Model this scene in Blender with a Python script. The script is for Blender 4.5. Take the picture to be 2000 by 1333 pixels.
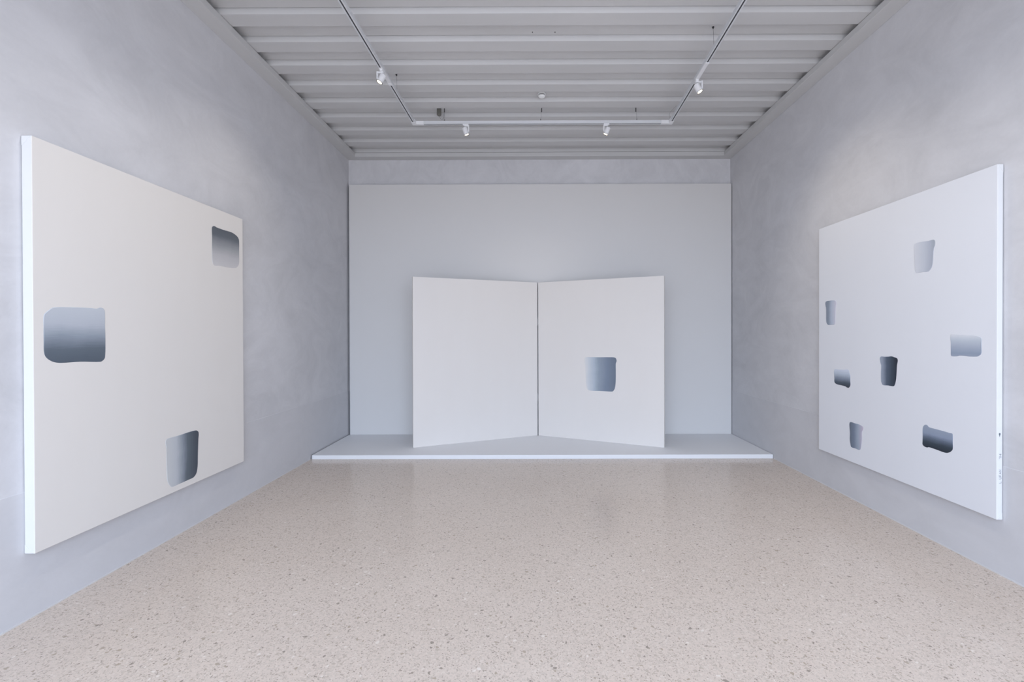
import bpy, bmesh, math, random
from mathutils import Vector, Matrix, Euler

# ------------------------------------------------------------------ scene, camera, daylight
for o in list(bpy.data.objects):
    bpy.data.objects.remove(o)
S = bpy.context.scene
COL = S.collection
random.seed(7)

# room in metres: X right, Y into the room, Z up, floor at 0, camera above the origin
XL, XR, YB, YF = -2.7587, 3.0076, 6.974, -1.9
ZW = 4.45                                   # top of the walls
BEAM = 4.1928                               # underside of the steel edge beams
CAMZ = 1.5555

cam_data = bpy.data.cameras.new('camera')
cam = bpy.data.objects.new('camera', cam_data)
COL.objects.link(cam)
S.camera = cam
cam_data.sensor_fit = 'HORIZONTAL'
cam_data.sensor_width = 36.0
cam_data.lens = 899.7766 * 36.0 / 2000.0
cam_data.shift_x = -(1036.2101 - 1000.0) / 2000.0
cam_data.shift_y = (657.8536 - 666.5) / 2000.0
cam_data.clip_start = 0.05
ro, pi_, ya = .0025, .0053, -.0021          # tiny roll, pitch and yaw of the tripod head
Ry = Matrix(((math.cos(ya), -math.sin(ya), 0), (math.sin(ya), math.cos(ya), 0), (0, 0, 1)))
Rp = Matrix(((1, 0, 0), (0, math.cos(pi_), -math.sin(pi_)), (0, math.sin(pi_), math.cos(pi_))))
Rr = Matrix(((math.cos(ro), 0, -math.sin(ro)), (0, 1, 0), (math.sin(ro), 0, math.cos(ro))))
M = Rr @ Rp @ Ry
right, fwd, up = M[0], M[1], M[2]
mw = Matrix.Identity(4)
for i in range(3):
    mw[i][0] = right[i]; mw[i][1] = up[i]; mw[i][2] = -fwd[i]
mw[2][3] = CAMZ
cam.matrix_world = mw

W = bpy.data.worlds.new('daylight'); S.world = W
W.use_nodes = True
nt = W.node_tree
bg = nt.nodes['Background']
tc = nt.nodes.new('ShaderNodeTexCoord')
sep = nt.nodes.new('ShaderNodeSeparateXYZ')
rm = nt.nodes.new('ShaderNodeValToRGB')
mp = nt.nodes.new('ShaderNodeMapRange')
mp.inputs['From Min'].default_value = -1; mp.inputs['From Max'].default_value = 1
nt.links.new(tc.outputs['Generated'], sep.inputs[0])
nt.links.new(sep.outputs['Z'], mp.inputs['Value'])
nt.links.new(mp.outputs['Result'], rm.inputs['Fac'])
nt.links.new(rm.outputs['Color'], bg.inputs['Color'])
r = rm.color_ramp
r.elements[0].position = 0.0; r.elements[0].color = (.42, .43, .47, 1)     # paved street
r.elements[1].position = 1.0; r.elements[1].color = (.92, 1.11, 1.43, 1)    # overcast sky
e = r.elements.new(.49); e.color = (.50, .52, .58, 1)
e = r.elements.new(.52); e.color = (.76, .89, 1.12, 1)
bg.inputs['Strength'].default_value = 6.7

# the glazed front of the gallery is a portal for the daylight
pl = bpy.data.lights.new('daylight_opening', 'AREA')
pl.shape = 'RECTANGLE'; pl.size = 5.3; pl.size_y = 3.9
pl.cycles.is_portal = True
po = bpy.data.objects.new('daylight_opening', pl); COL.objects.link(po)
po.location = ((XL + XR) / 2, YF + .05, 2.0)
po.rotation_euler = (math.radians(90), 0, 0)

vs = S.view_settings
S.display_settings.display_device = 'sRGB'
vs.view_transform = 'Standard'; vs.look = 'None'; vs.gamma = 1.0; vs.use_curve_mapping = False
vs.exposure = 0.0
SPOT_W = 26.0

# ------------------------------------------------------------------ helpers
def tag(o, label, cat, group=None):
    o['label'] = label; o['category'] = cat
    if group: o['group'] = group
    return o

def thing(name, label, cat, loc=(0, 0, 0), rotz=0.0, group=None):
    o = bpy.data.objects.new(name, None); COL.objects.link(o)
    o.empty_display_size = .1
    o.location = loc; o.rotation_euler = (0, 0, rotz)
    return tag(o, label, cat, group)

def obj(name, bm, mats, parent=None, smooth=False, loc=None, bevel=0.0, seg=2):
    me = bpy.data.meshes.new(name)
    bmesh.ops.recalc_face_normals(bm, faces=bm.faces)
    bm.to_mesh(me); bm.free()
    o = bpy.data.objects.new(name, me); COL.objects.link(o)
    for m in (mats if isinstance(mats, (list, tuple)) else [mats]):
        me.materials.append(m)
    if smooth:
        for p in me.polygons: p.use_smooth = True
    if parent: o.parent = parent
    if loc: o.location = loc
    if bevel:
        b = o.modifiers.new('bevel', 'BEVEL'); b.width = bevel; b.segments = seg; b.limit_method = 'ANGLE'
        b.angle_limit = math.radians(40)
    return o

def struct(name, bm, mats, parent=None, **k):
    o = obj(name, bm, mats, parent, **k)
    if not parent: o['kind'] = 'structure'
    return o

def add_box(bm, x0, x1, y0, y1, z0, z1):
    v = [bm.verts.new(p) for p in ((x0, y0, z0), (x1, y0, z0), (x1, y1, z0), (x0, y1, z0),
                                   (x0, y0, z1), (x1, y0, z1), (x1, y1, z1), (x0, y1, z1))]
    return [bm.faces.new([v[i] for i in f]) for f in
            ((0, 3, 2, 1), (4, 5, 6, 7), (0, 1, 5, 4), (1, 2, 6, 5), (2, 3, 7, 6), (3, 0, 4, 7))]

def edged_box(*a, gap_faces=(3, 5)):
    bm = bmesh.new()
    for i, f in enumerate(add_box(bm, *a)): f.material_index = 1 if i in gap_faces else 0  # faces bordering a gap get the painted gap shade
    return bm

def box(*a):
    bm = bmesh.new(); add_box(bm, *a); return bm

def add_prism(bm, pts, d):
    """closed polygon of 3-D points extruded by the vector d"""
    d = Vector(d)
    a = [bm.verts.new(p) for p in pts]; b = [bm.verts.new(Vector(p) + d) for p in pts]
    n = len(a)
    bm.faces.new(a[::-1]); bm.faces.new(b)
    for i in range(n):
        bm.faces.new((a[i], a[(i + 1) % n], b[(i + 1) % n], b[i]))

def frame_of(d):
    d = Vector(d).normalized()
    u = d.orthogonal().normalized(); return d, u, d.cross(u)

def add_lathe(bm, prof, axis=(0, 0, 1), org=(0, 0, 0), n=28, caps=True):
    """prof: list of (distance along axis, radius)"""
    d, u, w = frame_of(axis); org = Vector(org); rings = []
    for t, rad in prof:
        rings.append([bm.verts.new(org + d * t + (u * math.cos(2 * math.pi * k / n) + w * math.sin(2 * math.pi * k / n)) * rad) for k in range(n)])
    for a, b in zip(rings, rings[1:]):
        for k in range(n):
            bm.faces.new((a[k], a[(k + 1) % n], b[(k + 1) % n], b[k]))
    if caps:
        bm.faces.new(rings[0][::-1]); bm.faces.new(rings[-1])

def add_tube(bm, pts, rad, n=8):
    pts = [Vector(p) for p in pts]; rings = []
    for i, p in enumerate(pts):
        t = (pts[min(i + 1, len(pts) - 1)] - pts[max(i - 1, 0)]).normalized()
        ref = Vector((.3, .9, .1)) if abs(t.z) > .8 else Vector((0, 0, 1))
        u = t.cross(ref).normalized(); w = t.cross(u)
        rings.append([bm.verts.new(p + (u * math.cos(2 * math.pi * k / n) + w * math.sin(2 * math.pi * k / n)) * rad) for k in range(n)])
    for a, b in zip(rings, rings[1:]):
        for k in range(n):
            bm.faces.new((a[k], a[(k + 1) % n], b[(k + 1) % n], b[k]))
    bm.faces.new(rings[0][::-1]); bm.faces.new(rings[-1])

def spline(pts, sub=6, closed=True):
    pts = [Vector(p) for p in pts]; n = len(pts); out = []
    rng = range(n) if closed else range(n - 1)
    for i in rng:
        if closed: p0, p1, p2, p3 = pts[i - 1], pts[i], pts[(i + 1) % n], pts[(i + 2) % n]
        else: p0, p1, p2, p3 = pts[max(i - 1, 0)], pts[i], pts[i + 1], pts[min(i + 2, n - 1)]
        # centripetal-like: damped tangents so close neighbours do not overshoot
        l = (p2 - p1).length
        m1 = (p2 - p0); m2 = (p3 - p1)
        m1 = m1.normalized() * l if m1.length else m1
        m2 = m2.normalized() * l if m2.length else m2
        for s in range(sub):
            t = s / sub
            out.append(p1 * (2*t**3 - 3*t**2 + 1) + m1 * (t**3 - 2*t**2 + t) + p2 * (-2*t**3 + 3*t**2) + m2 * (t**3 - t**2))
    if not closed: out.append(pts[-1])
    return out

# ------------------------------------------------------------------ materials
def mat(name, color, rough=.6, metal=0.0, spec=.5):
    m = bpy.data.materials.new(name); m.use_nodes = True
    b = m.node_tree.nodes['Principled BSDF']
    b.inputs['Base Color'].default_value = (*color, 1)
    b.inputs['Roughness'].default_value = rough
    b.inputs['Metallic'].default_value = metal
    b.inputs['Specular IOR Level'].default_value = spec
    return m

def N(m, t, **k):
    n = m.node_tree.nodes.new(t)
    for a, v in k.items(): setattr(n, a, v)
    return n

def L(m, a, b): m.node_tree.links.new(a, b)

def ramp(m, fac, stops, interp='LINEAR'):
    n = N(m, 'ShaderNodeValToRGB'); n.color_ramp.interpolation = interp
    el = n.color_ramp.elements
    el[0].position, el[0].color = stops[0][0], (*stops[0][1], 1)
    el[1].position, el[1].color = stops[-1][0], (*stops[-1][1], 1)
    for p, c in stops[1:-1]:
        x = el.new(p); x.color = (*c, 1)
    L(m, fac, n.inputs['Fac']); return n.outputs['Color']

def noise(m, vec, scale, detail=4, rough=.5, dist=0.0):
    n = N(m, 'ShaderNodeTexNoise')
    n.inputs['Scale'].default_value = scale; n.inputs['Detail'].default_value = detail
    n.inputs['Roughness'].default_value = rough; n.inputs['Distortion'].default_value = dist
    L(m, vec, n.inputs['Vector']); return n.outputs['Fac']

def mapping(m, vec, scale=(1, 1, 1), rot=(0, 0, 0)):
    n = N(m, 'ShaderNodeMapping')
    n.inputs['Scale'].default_value = scale; n.inputs['Rotation'].default_value = rot
    L(m, vec, n.inputs['Vector']); return n.outputs['Vector']

def mixc(m, fac, a, b, blend='MIX'):
    n = N(m, 'ShaderNodeMix'); n.data_type = 'RGBA'; n.blend_type = blend
    ins = [i for i in n.inputs if i.type == 'RGBA']; f = n.inputs[0]
    for sock, v in ((f, fac), (ins[0], a), (ins[1], b)):
        if isinstance(v, (int, float)): sock.default_value = v
        elif isinstance(v, tuple): sock.default_value = (*v, 1)
        else: L(m, v, sock)
    return [o for o in n.outputs if o.type == 'RGBA'][0]

def math_(m, op, a, b=None, clamp=False):
    n = N(m, 'ShaderNodeMath', operation=op); n.use_clamp = clamp
    for s, v in ((n.inputs[0], a), (n.inputs[1], b)):
        if v is None: continue
        if isinstance(v, (int, float)): s.default_value = v
        else: L(m, v, s)
    return n.outputs[0]

def bump(m, h, strength, dist=.01):
    n = N(m, 'ShaderNodeBump'); n.inputs['Strength'].default_value = strength
    n.inputs['Distance'].default_value = dist
    L(m, h, n.inputs['Height']); L(m, n.outputs['Normal'], m.node_tree.nodes['Principled BSDF'].inputs['Normal'])

def gloss(m):
    return m.node_tree.nodes['Principled BSDF']

def plaster_material():
    m = mat('trowelled_plaster', (.4, .4, .42), .62, spec=.35)
    t = N(m, 'ShaderNodeTexCoord').outputs['Object']
    big = noise(m, mapping(m, t, (1, .6, .9), (.5, 0, 0)), 1.2, 6, .6, 1.0)
    mid = noise(m, mapping(m, t, (1, .55, .8), (.7, .2, .1)), 3.0, 7, .62, 1.8)
    fine = noise(m, t, 34, 4, .6)
    v = math_(m, 'ADD', math_(m, 'MULTIPLY', big, .5), math_(m, 'MULTIPLY', mid, .5))
    c = ramp(m, v, [(.36, (.585, .580, .594)), (.5, (.637, .631, .646)), (.64, (.69, .684, .70))])
    c = mixc(m, .05, c, fine, 'OVERLAY')
    # the skirting coat below the ledge was trowelled separately and is a shade darker
    z = N(m, 'ShaderNodeSeparateXYZ'); L(m, t, z.inputs[0])
    low = math_(m, 'LESS_THAN', z.outputs['Z'], .706)
    c = mixc(m, math_(m, 'MULTIPLY', low, .5), c, (.588, .582, .597))
    L(m, c, gloss(m).inputs['Base Color'])
    bump(m, math_(m, 'ADD', mid, math_(m, 'MULTIPLY', fine, .25)), .12, .02)
    return m

def terrazzo_material():
    m = mat('polished_terrazzo', (.5, .48, .46), .34, spec=.42)
    t = N(m, 'ShaderNodeTexCoord').outputs['Object']
    wob = N(m, 'ShaderNodeTexNoise'); wob.inputs['Scale'].default_value = 70
    L(m, t, wob.inputs['Vector'])
    tv = N(m, 'ShaderNodeVectorMath', operation='MULTIPLY_ADD')
    L(m, wob.outputs['Color'], tv.inputs[0]); tv.inputs[1].default_value = (.016, .016, 0); L(m, t, tv.inputs[2])
    t2 = tv.outputs[0]
    def chips(scale, rnd):
        a = N(m, 'ShaderNodeTexVoronoi', feature='F1'); a.inputs['Scale'].default_value = scale
        a.inputs['Randomness'].default_value = rnd
        b = N(m, 'ShaderNodeTexVoronoi', feature='DISTANCE_TO_EDGE'); b.inputs['Scale'].default_value = scale
        b.inputs['Randomness'].default_value = rnd
        L(m, t2, a.inputs['Vector']); L(m, t2, b.inputs['Vector'])
        s = N(m, 'ShaderNodeSeparateColor'); L(m, a.outputs['Color'], s.inputs[0])
        return s.outputs[0], s.outputs[1], b.outputs['Distance']
    base = ramp(m, noise(m, t, 300, 3), [(.3, (0.629, 0.532, 0.454)), (.7, (0.723, 0.615, 0.527))])
    # small chips packed closely, a thin pale binder showing between them
    r1, g1, d1 = chips(135, 1.0)
    c1 = ramp(m, r1, [(0, (0.349, 0.292, 0.243)), (.04, (0.445, 0.377, 0.313)), (.14, (0.530, 0.449, 0.377)), (.34, (0.600, 0.511, 0.437)), (.62, (0.645, 0.551, 0.473)), (.90, (0.706, 0.620, 0.541))], 'CONSTANT')
    k1 = math_(m, 'MULTIPLY', math_(m, 'GREATER_THAN', d1, .09), math_(m, 'GREATER_THAN', g1, .22))
    c = mixc(m, k1, base, c1)
    # scattered larger chips
    r2, g2, d2 = chips(62, 1.0)
    c2 = ramp(m, r2, [(0, (0.340, 0.287, 0.238)), (.045, (0.454, 0.377, 0.296)), (.15, (0.527, 0.445, 0.373)), (.45, (0.600, 0.515, 0.438)), (.955, (0.755, 0.678, 0.602))], 'CONSTANT')
    k2 = math_(m, 'MULTIPLY', math_(m, 'GREATER_THAN', d2, .13), math_(m, 'GREATER_THAN', g2, .74))
    c = mixc(m, k2, c, c2)
    # slow cloudy variation of the cast slab
    cl = ramp(m, noise(m, t, .9, 3), [(.35, (.96, .95, .94)), (.65, (1.0, 1.0, 1.0))])
    c = mixc(m, 1.0, c, cl, 'MULTIPLY')
    L(m, c, gloss(m).inputs['Base Color'])
    rr = N(m, 'ShaderNodeMapRange'); rr.inputs['To Min'].default_value = .16; rr.inputs['To Max'].default_value = .22
    L(m, noise(m, t, 6, 3), rr.inputs['Value']); L(m, rr.outputs['Result'], gloss(m).inputs['Roughness'])
    return m

def canvas_material(name, color):
    m = mat(name, color, .7, spec=.25)
    t = N(m, 'ShaderNodeTexCoord').outputs['Object']
    c = mixc(m, .04, color, noise(m, mapping(m, t, (1, 1, .25)), 5, 4), 'OVERLAY')
    L(m, c, gloss(m).inputs['Base Color'])
    w = noise(m, t, 420, 2)
    bump(m, w, .05, .002)
    return m

def deck_material():
    m = mat('painted_steel_deck', (.46, .465, .48), .5, spec=.4)
    t = N(m, 'ShaderNodeTexCoord').outputs['Object']
    c = ramp(m, noise(m, mapping(m, t, (.5, 2, 1)), 1.6, 4), [(.35, (.595, .588, .582)), (.65, (.625, .617, .611))])
    L(m, c, gloss(m).inputs['Base Color'])
    return m

PLASTER = plaster_material()
TERRAZZO = terrazzo_material()
DECK = deck_material()
BEAMM = mat('painted_beam_grey', (.60, .593, .585), .45, spec=.4)
WHITE_BOARD = mat('matt_white_platform', (.80, .80, .81), .5, spec=.35)
GAP_SHADE = mat('gap_shade_edge', (.05, .045, .045), .8, spec=.2)  # shade of the narrow gaps, painted near-black onto the board sides
BACKDROP = mat('matt_pale_grey_board', (.705, .69, .675), .55, spec=.3)
WHITE_EDGE = mat('white_painted_edge', (.80, .81, .84), .5)
CANVAS_WARM = canvas_material('painted_canvas_warm_white', (.775, .74, .70))
CANVAS_COOL = canvas_material('painted_canvas_cool_white', (.785, .795, .825))
CANVAS_SCREEN = canvas_material('painted_panel_off_white', (.775, .735, .695))
PRIMED = mat('primed_canvas_edge', (.70, .70, .70), .7, spec=.2)
INK = mat('graphite_writing', (.20, .21, .23), .8)
INK_DARK = mat('dark_paint_blot', (.10, .12, .14), .8)
LAMP_WHITE = mat('white_powder_coat', (.82, .82, .83), .4)
TRACK_WHITE = mat('white_track_aluminium', (.68, .69, .71), .38)
SLOT_BLACK = mat('dark_track_slot', (.045, .045, .05), .5)
BLACK = mat('black_plastic', (.015, .015, .017), .45)
BEZEL = mat('dark_lamp_rim', (.04, .03, .02), .4)
STEEL = mat('brushed_steel', (.50, .50, .50), .35, metal=.9)
CABLE_DARK = mat('dark_steel_cable', (.10, .10, .11), .5)
CABLE_GREY = mat('grey_cable_sheath', (.30, .30, .31), .5)
BOXM = mat('grey_brown_metal_box', (.17, .165, .145), .35, metal=.3)
PLASTIC_WHITE = mat('white_plastic', (.9, .9, .89), .4)
GROOVE = mat('detector_slot_grey', (.08, .08, .085), .6)
SEAL = mat('white_wall_seal', (.66, .65, .65), .6)
HINGE_GREY = mat('satin_hinge_metal', (.40, .39, .39), .5, metal=.2)

def lens_material():
    m = bpy.data.materials.new('warm_led_lens'); m.use_nodes = True
    b = gloss(m)
    b.inputs['Base Color'].default_value = (.9, .85, .75, 1)
    b.inputs['Emission Color'].default_value = (1.0, .90, .72, 1)
    b.inputs['Emission Strength'].default_value = 6.0
    return m
LENS = lens_material()

# ------------------------------------------------------------------ room shell
def wall_profile(side):
    """vertical section: plain wall above, 2.5 mm proud skirting coat with a small chamfer below"""
    s = 1 if side == 'left' else -1
    x = XL if side == 'left' else XR
    p = .0025 * s
    back = x - .22 * s
    return [(back, 0), (x + p, 0), (x + p, .702), (x, .706), (x, ZW), (back, ZW)]

for side in ('left', 'right'):
    bm = bmesh.new()
    add_prism(bm, [(x, YF, z) for x, z in wall_profile(side)], (0, YB - YF, 0))
    struct('wall_' + side, bm, PLASTER)
struct('wall_back', box(XL - .22, XR + .22, YB, YB + .22, 0, ZW), PLASTER)
bm = bmesh.new()                                        # street front with one wide glazed opening
add_box(bm, XL - .22, -2.55, YF - .2, YF, 0, ZW)
add_box(bm, 2.80, XR + .22, YF - .2, YF, 0, ZW)
add_box(bm, -2.55, 2.80, YF - .2, YF, 4.0, ZW)
struct('wall_front', bm, PLASTER)
bm = bmesh.new()
for x in (-2.55, -.80, .98, 2.74):
    add_box(bm, x, x + .06, YF - .13, YF - .07, 0, 4.0)
add_box(bm, -2.49, 2.74, YF - .13, YF - .07, 3.94, 4.0)
add_box(bm, -2.49, 2.74, YF - .13, YF - .07, 0, .05)
struct('window_1', bm, BEAMM)

struct('floor', box(XL - .22, XR + .22, YF - .2, YB + .22, -.12, 0), TERRAZZO)

for side, x, s in (('left', XL, 1), ('right', XR, -1)):
    x0, x1 = sorted((x + .002 * s, x + .0060 * s))
    struct('baseboard_' + side, box(x0, x1, YF, 5.71, 0, .009), SEAL)

# corrugated steel deck, ribs running from wall to wall
ZB = 4.2580; ZT = ZB + .051; PER = .3685; Y0 = 3.893
prof = []
k0, k1 = -17, 8
for k in range(k0, k1 + 1):
    y = Y0 + PER * k
    prof += [(y, ZB), (y + .151, ZB), (y + .154, ZT), (y + PER - .010, ZT), (y + PER - .010, ZT + .022), (y + PER - .003, ZT + .022), (y + PER - .003, ZT)]
ya_, yb_ = YF, YB
prof = [(min(max(y, ya_), yb_), z) for y, z in prof]
clean = []
for p in prof:
    if not clean or (abs(p[0] - clean[-1][0]) > 1e-6 or abs(p[1] - clean[-1][1]) > 1e-6): clean.append(p)
while len(clean) > 2 and clean[-1][0] == clean[-2][0] == yb_: clean.pop()
while len(clean) > 2 and clean[0][0] == clean[1][0] == ya_: clean.pop(0)
bm = bmesh.new()
sec = [bm.verts.new((XL, y, z)) for y, z in clean]; sec2 = [bm.verts.new((XR, y, z)) for y, z in clean]
for i in range(len(clean) - 1):
    bm.faces.new((sec[i], sec[i + 1], sec2[i + 1], sec2[i]))
ta = [bm.verts.new((XL, y, ZW)) for y, z in clean]; tb = [bm.verts.new((XR, y, ZW)) for y, z in clean]
for i in range(len(clean) - 1):
    if clean[i][0] != clean[i + 1][0]:
        bm.faces.new((ta[i + 1], ta[i], tb[i], tb[i + 1]))
        bm.faces.new((sec[i + 1], sec[i], ta[i], ta[i + 1])); bm.faces.new((sec2[i], sec2[i + 1], tb[i + 1], tb[i]))
bm.faces.new((sec[0], sec2[0], tb[0], ta[0])); bm.faces.new((sec2[-1], sec[-1], ta[-1], tb[-1]))
ceiling = struct('ceiling', bm, DECK)
for x, y in ((.0157, 4.211), (.221, 4.212), (1.66, 4.86)):
    bm = bmesh.new(); add_lathe(bm, [(0, .0045), (-.004, .004), (-.006, .002)], (0, 0, 1), (x, y, ZT), 12)
    obj('screw', bm, BLACK, ceiling)

# steel edge beams carrying the deck
struct('trim_1', box(XL, -2.612, YF, YB, BEAM, 4.2535), BEAMM, bevel=.003)
struct('trim_2', box(2.859, XR, YF, YB, BEAM, 4.2535), BEAMM, bevel=.003)
struct('trim_3', box(-2.612, 2.859, 6.838, YB, BEAM, 4.2535), BEAMM, bevel=.003)

# ------------------------------------------------------------------ stage and backdrop
PLZ = .0511                                             # top of the stage
p = obj('display_platform', edged_box(-2.7413, 2.9995, 5.7277, 6.9050, .0005, PLZ), [WHITE_BOARD, GAP_SHADE], bevel=.0015)
tag(p, 'low white platform spanning the back of the room on the terrazzo floor', 'platform')
p = obj('backdrop_panel', edged_box(-2.7306, 2.9980, 6.9124, 6.9640, .0005, 2.2487 + CAMZ, gap_faces=(3, 4, 5)), [BACKDROP, GAP_SHADE], bevel=.0015)
tag(p, 'tall pale grey panel standing behind the platform against the back wall', 'panel')

# ------------------------------------------------------------------ paint patches
def paint_material(name, axis, flip, stops, grain):
    """pigment brushed on in one sweep, thick and dark at one end and thinned to the ground colour at the other"""
    m = mat(name, (.5, .5, .5), .5, spec=.35)
    g = N(m, 'ShaderNodeTexCoord')
    s = N(m, 'ShaderNodeSeparateXYZ'); L(m, g.outputs['Generated'], s.inputs[0])
    f = s.outputs[axis]
    if flip: f = math_(m, 'SUBTRACT', 1.0, f)
    sc = (3, 1, 60) if axis == 'Z' else (60, 1, 3)
    st = noise(m, mapping(m, g.outputs['Generated'], sc), 1.0, 4, .6)
    cloud = noise(m, g.outputs['Generated'], 2.5, 2)
    f = math_(m, 'ADD', f, math_(m, 'MULTIPLY', math_(m, 'SUBTRACT', st, .5), grain))
    f = math_(m, 'ADD', f, math_(m, 'MULTIPLY', math_(m, 'SUBTRACT', cloud, .5), .12), clamp=True)
    c = ramp(m, f, stops)
    L(m, c, gloss(m).inputs['Base Color'])
    bump(m, st, .15, .002)
    return m

def brush_stroke(outline, m, parent, label, mirror=1, y=-.0002, depth=.0012):
    pts = spline([(mirror * u, 0, v) for u, v in outline], 5)
    c = sum(pts, Vector()) / len(pts)
    bm = bmesh.new()
    n = len(pts)
    outer = [bm.verts.new((q.x, y + .0002, q.z)) for q in pts]
    inner = []
    for q in pts:
        d = (c - q); d.normalize()
        inner.append(bm.verts.new((q.x + d.x * .003, y - depth, q.z + d.z * .003)))
    for i in range(n):
        bm.faces.new((outer[i], outer[(i + 1) % n], inner[(i + 1) % n], inner[i]))
    f = bm.faces.new(inner)
    bmesh.ops.triangulate(bm, faces=[f])
    o = obj('brush_stroke', bm, m, parent)
    o['label'] = label
    return o

ST = {
'L1':[(0.056,1.300),(0.080,1.327),(0.106,1.345),(0.206,1.352),(0.328,1.355),(0.367,1.353),(0.390,1.361),(0.414,1.354),(0.422,1.332),(0.422,1.241),(0.424,1.146),(0.420,1.048),(0.408,1.030),(0.388,1.021),(0.263,1.029),(0.146,1.029),(0.105,1.037),(0.070,1.060),(0.056,1.088),(0.054,1.152),(0.054,1.235)],
'L2':[(1.404,2.092),(1.414,2.108),(1.436,2.116),(1.467,2.111),(1.560,2.110),(1.658,2.112),(1.709,2.103),(1.749,2.086),(1.766,2.060),(1.765,1.952),(1.764,1.847),(1.741,1.814),(1.712,1.799),(1.666,1.792),(1.568,1.787),(1.489,1.786),(1.433,1.781),(1.411,1.797),(1.404,1.836),(1.403,1.921),(1.406,2.007)],
'L3':[(0.896,0.398),(0.903,0.415),(0.922,0.420),(1.024,0.419),(1.126,0.422),(1.191,0.421),(1.218,0.415),(1.235,0.395),(1.231,0.339),(1.225,0.219),(1.221,0.128),(1.207,0.075),(1.177,0.051),(1.123,0.048),(1.020,0.046),(0.957,0.047),(0.933,0.065),(0.912,0.105),(0.906,0.155),(0.904,0.267),(0.905,0.340)],
'S1':[(0.719,1.139),(0.737,1.173),(0.839,1.178),(0.939,1.179),(1.087,1.182),(1.160,1.179),(1.179,1.158),(1.183,1.129),(1.173,1.096),(1.173,0.991),(1.171,0.848),(1.159,0.757),(1.140,0.720),(1.120,0.708),(1.037,0.707),(0.938,0.707),(0.838,0.705),(0.777,0.715),(0.754,0.758),(0.739,0.879),(0.734,1.026)],
'R1':[(0.639,1.879),(0.615,1.889),(0.568,1.889),(0.510,1.884),(0.482,1.885),(0.460,1.881),(0.452,1.867),(0.454,1.838),(0.462,1.821),(0.467,1.781),(0.470,1.728),(0.477,1.688),(0.493,1.666),(0.512,1.654),(0.552,1.656),(0.611,1.657),(0.622,1.659),(0.631,1.686),(0.633,1.744),(0.638,1.821)],
'R2':[(1.715,1.506),(1.694,1.518),(1.652,1.520),(1.611,1.520),(1.563,1.514),(1.547,1.497),(1.545,1.479),(1.555,1.450),(1.558,1.393),(1.560,1.328),(1.563,1.294),(1.575,1.279),(1.611,1.279),(1.669,1.279),(1.690,1.291),(1.702,1.318),(1.703,1.400),(1.705,1.448),(1.713,1.476)],
'R3':[(0.325,1.183),(0.288,1.187),(0.228,1.183),(0.151,1.179),(0.118,1.171),(0.102,1.162),(0.102,1.125),(0.101,1.071),(0.106,1.053),(0.117,1.044),(0.134,1.037),(0.189,1.035),(0.220,1.038),(0.257,1.038),(0.275,1.033),(0.312,1.031),(0.322,1.036),(0.324,1.063),(0.324,1.120)],
'R4':[(0.983,0.992),(0.933,0.997),(0.890,1.000),(0.864,1.004),(0.835,0.999),(0.806,0.992),(0.796,0.980),(0.797,0.960),(0.803,0.937),(0.806,0.892),(0.811,0.829),(0.818,0.793),(0.831,0.764),(0.847,0.758),(0.899,0.759),(0.953,0.757),(0.967,0.770),(0.974,0.792),(0.975,0.865),(0.973,0.923),(0.983,0.948)],
'R5':[(1.576,0.838),(1.513,0.844),(1.448,0.848),(1.374,0.852),(1.362,0.829),(1.351,0.795),(1.351,0.755),(1.349,0.716),(1.358,0.696),(1.374,0.684),(1.393,0.684),(1.421,0.692),(1.480,0.697),(1.530,0.698),(1.560,0.706),(1.576,0.718),(1.576,0.766)],
'R6':[(1.362,0.340),(1.356,0.363),(1.331,0.370),(1.293,0.368),(1.248,0.369),(1.201,0.362),(1.181,0.350),(1.183,0.332),(1.197,0.308),(1.197,0.249),(1.206,0.192),(1.222,0.141),(1.281,0.138),(1.338,0.139),(1.348,0.161),(1.356,0.199),(1.355,0.267)],
'R7':[(0.557,0.469),(0.549,0.492),(0.533,0.504),(0.515,0.503),(0.503,0.493),(0.461,0.490),(0.389,0.488),(0.332,0.485),(0.312,0.485),(0.307,0.477),(0.307,0.423),(0.307,0.378),(0.316,0.361),(0.332,0.347),(0.354,0.337),(0.377,0.335),(0.436,0.339),(0.502,0.342),(0.517,0.336),(0.540,0.337),(0.557,0.348),(0.558,0.372),(0.557,0.407)],
}
DK = (.085, .110, .135); MD = (.21, .245, .285); LT = (.42, .455, .50); PALE = (.52, .555, .60)
VDK = (.018, .026, .038)

# ------------------------------------------------------------------ the two stretched canvases
CH, CW = 2.27, 1.82
def stretched_canvas(root, t, front_mat, sgn):
    """local frame: x along the width from the street-side edge (times sgn), front at y = 0 facing -y, z up"""
    bm = bmesh.new()
    x0, x1 = sorted((0, sgn * CW))
    fs = add_box(bm, x0, x1, 0, t, 0, CH)
    for i, f in enumerate(fs): f.material_index = 0 if i == 2 else 1
    c = obj('canvas', bm, [front_mat, PRIMED], root, bevel=.003)
    # folded canvas corners on the edge that faces the street
    for top in (True, False):
        z, dz = (CH, -.055) if top else (0, .050)
        bm = bmesh.new()
        e = -.0011 * sgn
        a = .004
        pts = [(0, .005, z + math.copysign(a, dz)), (0, t - .001, z + math.copysign(a, dz)), (0, t - .001, z + dz)]
        add_prism(bm, pts, (e, 0, 0))
        obj('canvas_fold', bm, PRIMED, root)
    return c

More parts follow.
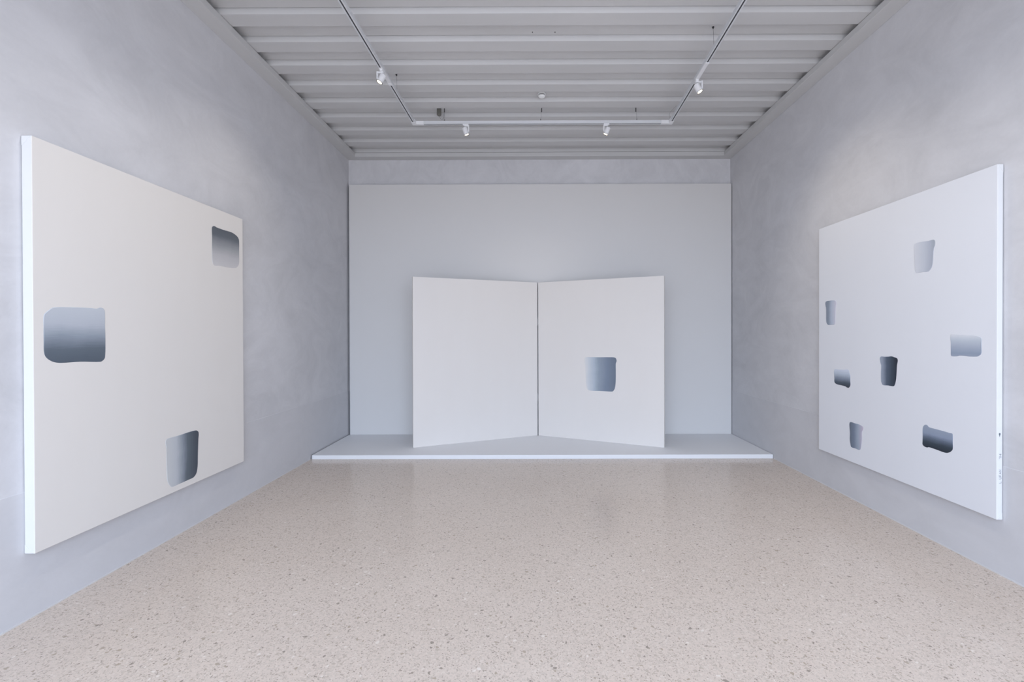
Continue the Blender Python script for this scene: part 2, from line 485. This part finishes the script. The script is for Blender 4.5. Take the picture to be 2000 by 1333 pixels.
lw = thing('painting', 'large off-white canvas with three big grey-blue paint patches, hung on the left wall', 'painting',
           (-2.7002, 2.49, CAMZ - 1.1875), math.radians(90))
stretched_canvas(lw, .055, CANVAS_WARM, 1)
brush_stroke(ST['L1'], paint_material('paint_slate_down', 'Z', True,
    [(0, (.56, .59, .63)), (.3, (.49, .52, .57)), (.52, (.29, .33, .385)), (.75, (.125, .152, .185)), (1, (.092, .115, .145))], .12), lw, 'square patch shaded from pale top to slate bottom')
brush_stroke(ST['L2'], paint_material('paint_slate_up', 'Z', False,
    [(0, (.62, .60, .60)), (.3, (.52, .51, .52)), (.55, (.31, .32, .335)), (.8, (.125, .14, .16)), (1, (.11, .122, .14))], .10), lw, 'upper patch shaded from slate top to pale bottom')
brush_stroke(ST['L3'], paint_material('paint_slate_side', 'X', False,
    [(0, (.60, .61, .61)), (.3, (.52, .54, .57)), (.5, (.26, .295, .34)), (.62, (.12, .145, .17)), (.85, (.078, .092, .115)), (1, (.055, .065, .085))], .12), lw, 'lower patch shaded from pale left to dark right')

rw = thing('painting', 'large cool-white canvas with seven small grey-blue paint patches, hung on the right wall', 'painting',
           (2.9658, 2.9405, CAMZ - 1.1942), math.radians(-90))
stretched_canvas(rw, .0359, CANVAS_COOL, -1)
GC = (.76, .77, .80)
brush_stroke(ST['R1'], paint_material('paint_pale_side', 'X', False, [(0, (.70, .71, .75)), (.5, (.57, .60, .66)), (.8, (.46, .49, .56)), (1, (.38, .41, .46))], .08), rw, 'faint patch near the top', -1)
brush_stroke(ST['R2'], paint_material('paint_mid_side', 'X', True, [(0, (0.690, 0.669, 0.745)), (.45, (0.470, 0.525, 0.623)), (.7, (0.269, 0.311, 0.378)), (1, (0.246, 0.283, 0.354))], .08), rw, 'narrow patch near the far edge', -1)
brush_stroke(ST['R3'], paint_material('paint_pale_down', 'Z', True, [(0, GC), (.3, (.52, .57, .63)), (.6, (.39, .435, .52)), (.85, (.29, .345, .44)), (1, (.33, .375, .46))], .08), rw, 'pale blue patch near the street edge', -1)
brush_stroke(ST['R4'], paint_material('paint_dark_side', 'X', False, [(0, (0.378, 0.422, 0.504)), (.2, (0.284, 0.324, 0.401)), (.4, (0.095, 0.124, 0.172)), (.7, (0.042, 0.059, 0.086)), (1, (0.015, 0.019, 0.032))], .16), rw, 'near-black patch in the middle', -1)
brush_stroke(ST['R5'], paint_material('paint_dark_down', 'Z', True, [(0, (0.714, 0.757, 0.858)), (.25, (0.525, 0.595, 0.687)), (.5, (0.263, 0.308, 0.389)), (.75, (0.082, 0.108, 0.143)), (1, (0.037, 0.045, 0.063))], .12), rw, 'patch darkening downwards near the far edge', -1)
brush_stroke(ST['R6'], paint_material('paint_mid_right', 'X', True, [(0, (0.580, 0.508, 0.598)), (.35, (0.370, 0.427, 0.513)), (.65, (0.190, 0.231, 0.305)), (.9, (0.157, 0.190, 0.244)), (1, (0.078, 0.092, 0.122))], .12), rw, 'narrow patch near the lower far corner', -1)
brush_stroke(ST['R7'], paint_material('paint_black_down', 'Z', True, [(0, (0.326, 0.368, 0.446)), (.35, (0.273, 0.324, 0.423)), (.55, (0.116, 0.146, 0.200)), (.75, (0.037, 0.054, 0.074)), (1, (0.019, 0.026, 0.040))], .18), rw, 'wide near-black patch near the lower street edge', -1)

# small hand-written signature on the street-side edge of the right canvas, reading upwards
GLYPH = {
 'L': [[(0, 1), (0, 0), (.55, 0)]],
 'U': [[(0, 1), (0, .2), (.15, 0), (.45, 0), (.6, .2), (.6, 1)]],
 'F': [[(0, 0), (0, 1), (.55, 1)], [(0, .5), (.45, .5)]],
 'A': [[(0, 0), (.3, 1), (.6, 0)], [(.12, .38), (.48, .38)]],
 'N': [[(0, 0), (0, 1), (.6, 0), (.6, 1)]],
 "'": [[(.1, 1.05), (.02, .75)]],
 '0': [[(.3, 1), (.05, .75), (.05, .25), (.3, 0), (.55, .25), (.55, .75), (.3, 1)]],
 '6': [[(.5, 1), (.15, .65), (.05, .3), (.3, 0), (.55, .25), (.35, .5), (.1, .35)]],
 '.': [[(.1, 0), (.16, .06)]],
}
SIG_Z0 = CAMZ - 1.1942
def write(text, z, size, wide, parent, m, name):
    bm = bmesh.new()
    base = .0275                                         # depth of the letters' feet on the edge
    for ch in text:
        if ch == ' ': z += wide * .55; continue
        for line in GLYPH[ch]:
            add_tube(bm, [(.0004, base - size * b, z + wide * a) for a, b in line], .0011, 5)
        z += wide * (.35 if ch in "'." else .86)
    return obj(name, bm, m, parent)
write('L UFAN', .597 - SIG_Z0, .0125, .0185, rw, INK, 'signature')
write("'06", .752 - SIG_Z0, .0125, .0185, rw, INK, 'signature')
bm = bmesh.new()
add_prism(bm, [(0, .016, .556), (0, .012, .549), (0, .015, .542), (0, .018, .530), (0, .020, .541), (0, .023, .550), (0, .020, .556)], (.0009, 0, 0))
obj('paint_blot', bm, INK_DARK, rw)

# ------------------------------------------------------------------ folding screen on the stage
HX, HY, A1, A2 = .0937, 6.831, .4154, .431
scr = thing('folding_screen', 'two-panel off-white folding screen standing open on the white platform', 'screen', (HX, HY, PLZ))
GAP, TH = .0072, .045
pa = []
for nm_rot, x0, x1 in ((A1, -CW, -GAP), (-A2, GAP, CW)):
    q = obj('screen_panel', edged_box(x0, x1, 0, TH, .0005, CH, gap_faces=(3,) if x0 < 0 else (5,)), [CANVAS_SCREEN, GAP_SHADE], scr, bevel=.002)
    q.rotation_euler = (0, 0, nm_rot)
    pa.append(q)
pa[0]['label'] = 'plain blank panel'
pa[1]['label'] = 'panel with one blue-grey paint patch'
brush_stroke(ST['S1'], paint_material('paint_blue_side', 'X', False,
    [(0, (.755, .725, .695)), (.12, (.62, .635, .65)), (.3, (.46, .51, .56)), (.45, (.29, .335, .39)), (.7, (.20, .24, .305)), (1, (.145, .175, .22))], .08), pa[1], 'blue-grey patch fading to the left')
for z0, z1 in ((1.685, 1.791), (.561, .667)):
    h = bpy.data.objects.new('hinge', None)
    bm = bmesh.new()
    zz0, zz1 = z0 - PLZ, z1 - PLZ
    add_box(bm, -.0085, .0085, .006, .0085, zz0, zz1)
    for k in range(3):
        add_lathe(bm, [(0, .0045), ((zz1 - zz0) / 3 - .003, .0045)], (0, 0, 1), (0, .0045, zz0 + k * (zz1 - zz0) / 3 + .0015), 12)
    bpy.data.objects.remove(h)
    obj('hinge', bm, HINGE_GREY, scr)

# ------------------------------------------------------------------ lighting track (U-shaped, three runs)
TZ0, TZ1 = 4.087, 4.123                                   # underside and top of the rails
TW = .018
track = thing('lighting_track', 'white U-shaped lighting track hanging under the ribbed ceiling', 'lighting track', (.13, 5.55, TZ0))
def rail(p0, p1):
    p0, p1 = Vector((*p0, 0)), Vector((*p1, 0))
    d = (p1 - p0).normalized(); n = Vector((-d.y, d.x, 0))
    sec = [(-TW, TZ0), (-.0065, TZ0), (-.0065, TZ0 + .020), (.0065, TZ0 + .020), (.0065, TZ0), (TW, TZ0), (TW, TZ1), (-TW, TZ1)]
    bm = bmesh.new()
    add_prism(bm, [p0 + n * a + Vector((0, 0, b)) for a, b in sec], p1 - p0)
    o = obj('rail', bm, TRACK_WHITE)
    bm = bmesh.new()
    sec = [(-.0063, TZ0 + .002), (.0063, TZ0 + .002), (.0063, TZ0 + .0198), (-.0063, TZ0 + .0198)]
    add_prism(bm, [p0 + n * a + Vector((0, 0, b)) for a, b in sec], p1 - p0)
    s = obj('slot', bm, SLOT_BLACK, o)
    s['label'] = 'black conductor slot along the underside'
    o.parent = track; o.matrix_parent_inverse = Matrix.Translation(track.location).inverted()
    return o
lx = lambda y: -1.407 + .0184 * (y - 5.49)
rx = lambda y: 1.6777 + .0266 * (y - 5.49)
YC = 5.563
rail((lx(.8), .8), (lx(5.53), 5.53))
rail((rx(.8), .8), (rx(5.53), 5.53))
rail((lx(YC) + .03, YC), (rx(YC) - .03, YC))
def tpart(name, bm, m, **k):
    o = obj(name, bm, m, **k); o.parent = track
    o.matrix_parent_inverse = Matrix.Translation(track.location).inverted()
    return o
for fx in (lx, rx):
    x = fx(YC)
    bm = bmesh.new()
    add_box(bm, x - .024, x + .024, YC - .060, YC + .022, TZ0 - .003, TZ1 + .001)
    s = 1 if x < 0 else -1
    a, b = sorted((x + s * .020, x + s * .115))
    add_box(bm, a, b, YC - .0205, YC + .0205, TZ0 - .003, TZ1 + .001)
    tpart('corner_connector', bm, LAMP_WHITE, bevel=.003)
for fx, y0, y1 in ((lx, 4.38, 4.67), (rx, 4.33, 4.615)):
    bm = bmesh.new()
    add_prism(bm, [(fx(y0) - .0185, y0, TZ0 - .002), (fx(y0) + .0185, y0, TZ0 - .002), (fx(y0) + .0185, y0, TZ0 + .012), (fx(y0) - .0185, y0, TZ0 + .012)],
              (fx(y1) - fx(y0), y1 - y0, 0))
    ye = y1 if fx is lx else y0
    add_box(bm, fx(ye) - .019, fx(ye) + .019, ye - .016, ye + .016, TZ0 - .006, TZ0 + .010)
    tpart('joiner', bm, LAMP_WHITE, bevel=.002)

# ------------------------------------------------------------------ suspension cables
def hanger(x, y, label, clip_len=.055, dx=0.0):
    t = thing('suspension_cable', label, 'cable', (x, y, TZ1), 0, 'steel cables carrying the lighting track')
    H = ZT - TZ1
    bm = bmesh.new(); add_tube(bm, [(dx, 0, H), (0, 0, .012)], .0011, 6); obj('wire', bm, CABLE_DARK, t, smooth=True)
    bm = bmesh.new(); add_lathe(bm, [(H, .0095), (H - .006, .0095), (H - .008, .0055), (H - clip_len, .0050), (H - clip_len - .004, .002)], (0, 0, 1), (dx, 0, 0), 14)
    obj('ceiling_anchor', bm, BLACK, t)
    bm = bmesh.new(); add_lathe(bm, [(0, .006), (.006, .006), (.008, .0035), (.024, .0035), (.027, .0015)], (0, 0, 1), (0, 0, 0), 14)
    obj('cable_gripper', bm, BLACK, t)
hanger(lx(4.889), 4.889, 'thin steel cable dropping from the ceiling to the left run of the track', .012, -.005)
hanger(rx(4.150), 4.150, 'thin steel cable dropping from the ceiling to the right run of the track', .014, -.006)
hanger(-1.042, YC, 'steel cable with black anchor beside the grey-brown box above the cross run', .075)
hanger(.1170, YC, 'steel cable with black anchor above the middle of the cross run', .075, .012)
hanger(1.275, YC, 'steel cable with black anchor above the right half of the cross run', .075, -.012)

# ------------------------------------------------------------------ grey-brown feed box and loose cables
t = thing('feed_box', 'small grey-brown metal box under the ceiling above the left end of the cross run', 'box', (-1.109, 5.575, ZT))
bm = bmesh.new()
add_lathe(bm, [(0, .0275), (-.100, .0275), (-.110, .020), (-.118, .008)], (0, 0, 1), (0, 0, 0), 24)
obj('housing', bm, BOXM, t, smooth=False)
bm = bmesh.new()
add_tube(bm, spline([(-.002, -.006, -.116), (.010, -.012, -.140), (.030, -.014, -.160), (.046, -.012, -.158), (.055, -.010, -.120), (.060, -.010, -.095), (.066, -.011, -.085), (.060, -.012, -.125), (.052, -.012, -.158), (.052, -.012, ZT * 0 - .1725)], 6, False), .0022, 6)
obj('flex_cable', bm, CABLE_GREY, t, smooth=True)
bm = bmesh.new()
add_tube(bm, spline([(rx(YC) - .012, YC - .01, TZ1 + .001), (1.662, 5.53, 4.145), (1.655, 5.52, 4.185), (1.685, 5.50, 4.225), (1.735, 5.47, 4.268), (1.748, 5.46, ZT)], 6, False), .0016, 6)
tag(obj('power_cable', bm, CABLE_GREY, smooth=True), 'thin grey cable looping from the ceiling to the right corner of the track', 'cable')

# ------------------------------------------------------------------ smoke detector
t = thing('smoke_detector', 'round white smoke detector under the ceiling ribs near the middle', 'smoke detector', (.1237, 5.285, ZT))
bm = bmesh.new(); add_lathe(bm, [(0, .046), (-.010, .047), (-.016, .045)], n=36); obj('base', bm, PLASTIC_WHITE, t, smooth=False, bevel=.002)
bm = bmesh.new(); add_lathe(bm, [(-.016, .037), (-.026, .037)], n=36); obj('vent_slot', bm, GROOVE, t)
bm = bmesh.new(); add_lathe(bm, [(-.024, .0405), (-.034, .0395), (-.041, .034), (-.045, .024), (-.046, .010)], n=36); obj('cap', bm, PLASTIC_WHITE, t, smooth=True)

# ------------------------------------------------------------------ spotlights
def spotlight(label, px, py, head, d, side, target_blend=1.0, cone=105, power=1.0, tint=(1.0, .90, .76)):
    """px, py: where the adaptor clips into the rail; head: centre of the lamp head; d: aim"""
    t = thing('spotlight', label, 'spotlight', (px, py, TZ0), 0, 'white spotlights on the lighting track')
    org = Vector((px, py, TZ0)); h = Vector(head) - org; d = Vector(d).normalized()
    alongx = abs(py - YC) < .02
    bm = bmesh.new()
    if alongx: add_box(bm, -.034, .034, -.013, .013, -.016, .004)
    else: add_box(bm, -.013, .013, -.034, .034, -.016, .004)
    obj('adaptor', bm, LAMP_WHITE, t, bevel=.002)
    ax = h.x + side * .0375                                  # the arm stands beside the head
    bm = bmesh.new()
    x0, x1 = sorted((-side * .016, ax + side * .0058))
    ym = h.y * .6
    add_box(bm, x0, x1, ym - .011, ym + .011, -.029, -.0155)
    xa, xb = sorted((ax - side * .0062, ax + side * .0062))
    y0_, y1_ = sorted((h.y, ym))
    add_box(bm, xa, xb, y0_ - .0105, y1_ + .0105, h.z - .006, -.0160)
    # pivot pin into the side of the head
    x0, x1 = sorted((h.x + side * .027, ax))
    add_lathe(bm, [(0, .006), (x1 - x0, .006)], (1, 0, 0), (x0, h.y, h.z + .004), 12)
    obj('bracket', bm, LAMP_WHITE, t, bevel=.0015)
    R, Lh = .0295, .086
    b = h - d * (Lh / 2)
    bm = bmesh.new()
    add_lathe(bm, [(0, R - .004), (.003, R), (Lh - .004, R), (Lh - .004, R - .003), (Lh - .012, R - .0045), (Lh - .012, .002)], d, b, 32)
    hd = obj('lamp_head', bm, LAMP_WHITE, t, bevel=.0008)
    bm = bmesh.new()
    add_lathe(bm, [(Lh - .004, R + .0004), (Lh, R + .0004), (Lh, R - .0035), (Lh - .004, R - .0035)], d, b, 32, caps=False)
    obj('rim', bm, BEZEL, hd)
    bm = bmesh.new()
    add_lathe(bm, [(Lh - .0085, .0245), (Lh - .006, .0235), (Lh - .005, .012)], d, b, 28)
    obj('lens', bm, LENS, hd)
    ld = bpy.data.lights.new('spot_beam', 'SPOT')
    ld.energy = SPOT_W * power; ld.color = tint; ld.spot_size = math.radians(cone); ld.spot_blend = target_blend
    ld.shadow_soft_size = .025
    lo = bpy.data.objects.new('spot_beam', ld); COL.objects.link(lo)
    lo.location = Vector(head) + d * (Lh / 2 + .006)
    lo.rotation_euler = d.to_track_quat('-Z', 'Y').to_euler()
    return t
spotlight('white spotlight on the left run of the track, lens turned to the left wall', lx(4.43), 4.43, (-1.431, 4.42, 4.005), (-.40, -.20, -.894), -1)
spotlight('white spotlight on the right run of the track, lens turned to the right wall', rx(4.626), 4.626, (1.6635, 4.60, 3.997), (.37, -.20, -.907), 1, power=1.7)
spotlight('white spotlight under the left half of the cross run of the track', -.787, YC, (-.7875, 5.56, 4.001), (.33, .10, -.94), 1, power=.38)
spotlight('white spotlight under the right half of the cross run of the track', .9085, YC, (.9136, 5.56, 4.000), (-.40, .10, -.91), -1, power=.38)

# the runs carry on over the camera's head; unseen lamps added to brighten walls and floor
for k, y in enumerate((2.75, 1.35)):
    far = ('nearer the middle of the room', 'nearest the street front')[k]
    for fx, s, w in ((lx, -1, 'left'), (rx, 1, 'right')):
        d = Vector((s * .22, .0, -.975)).normalized()
        spotlight('unseen fill spotlight added overhead on the %s run of the track, %s' % (w, far), fx(y), y, (fx(y) + s * .006, y - .02, 3.998), d, s,
                  1.0, 120, (1.25 if s < 0 else 1.5) * (1.0, 1.0)[k], (1.0, .97, .95))
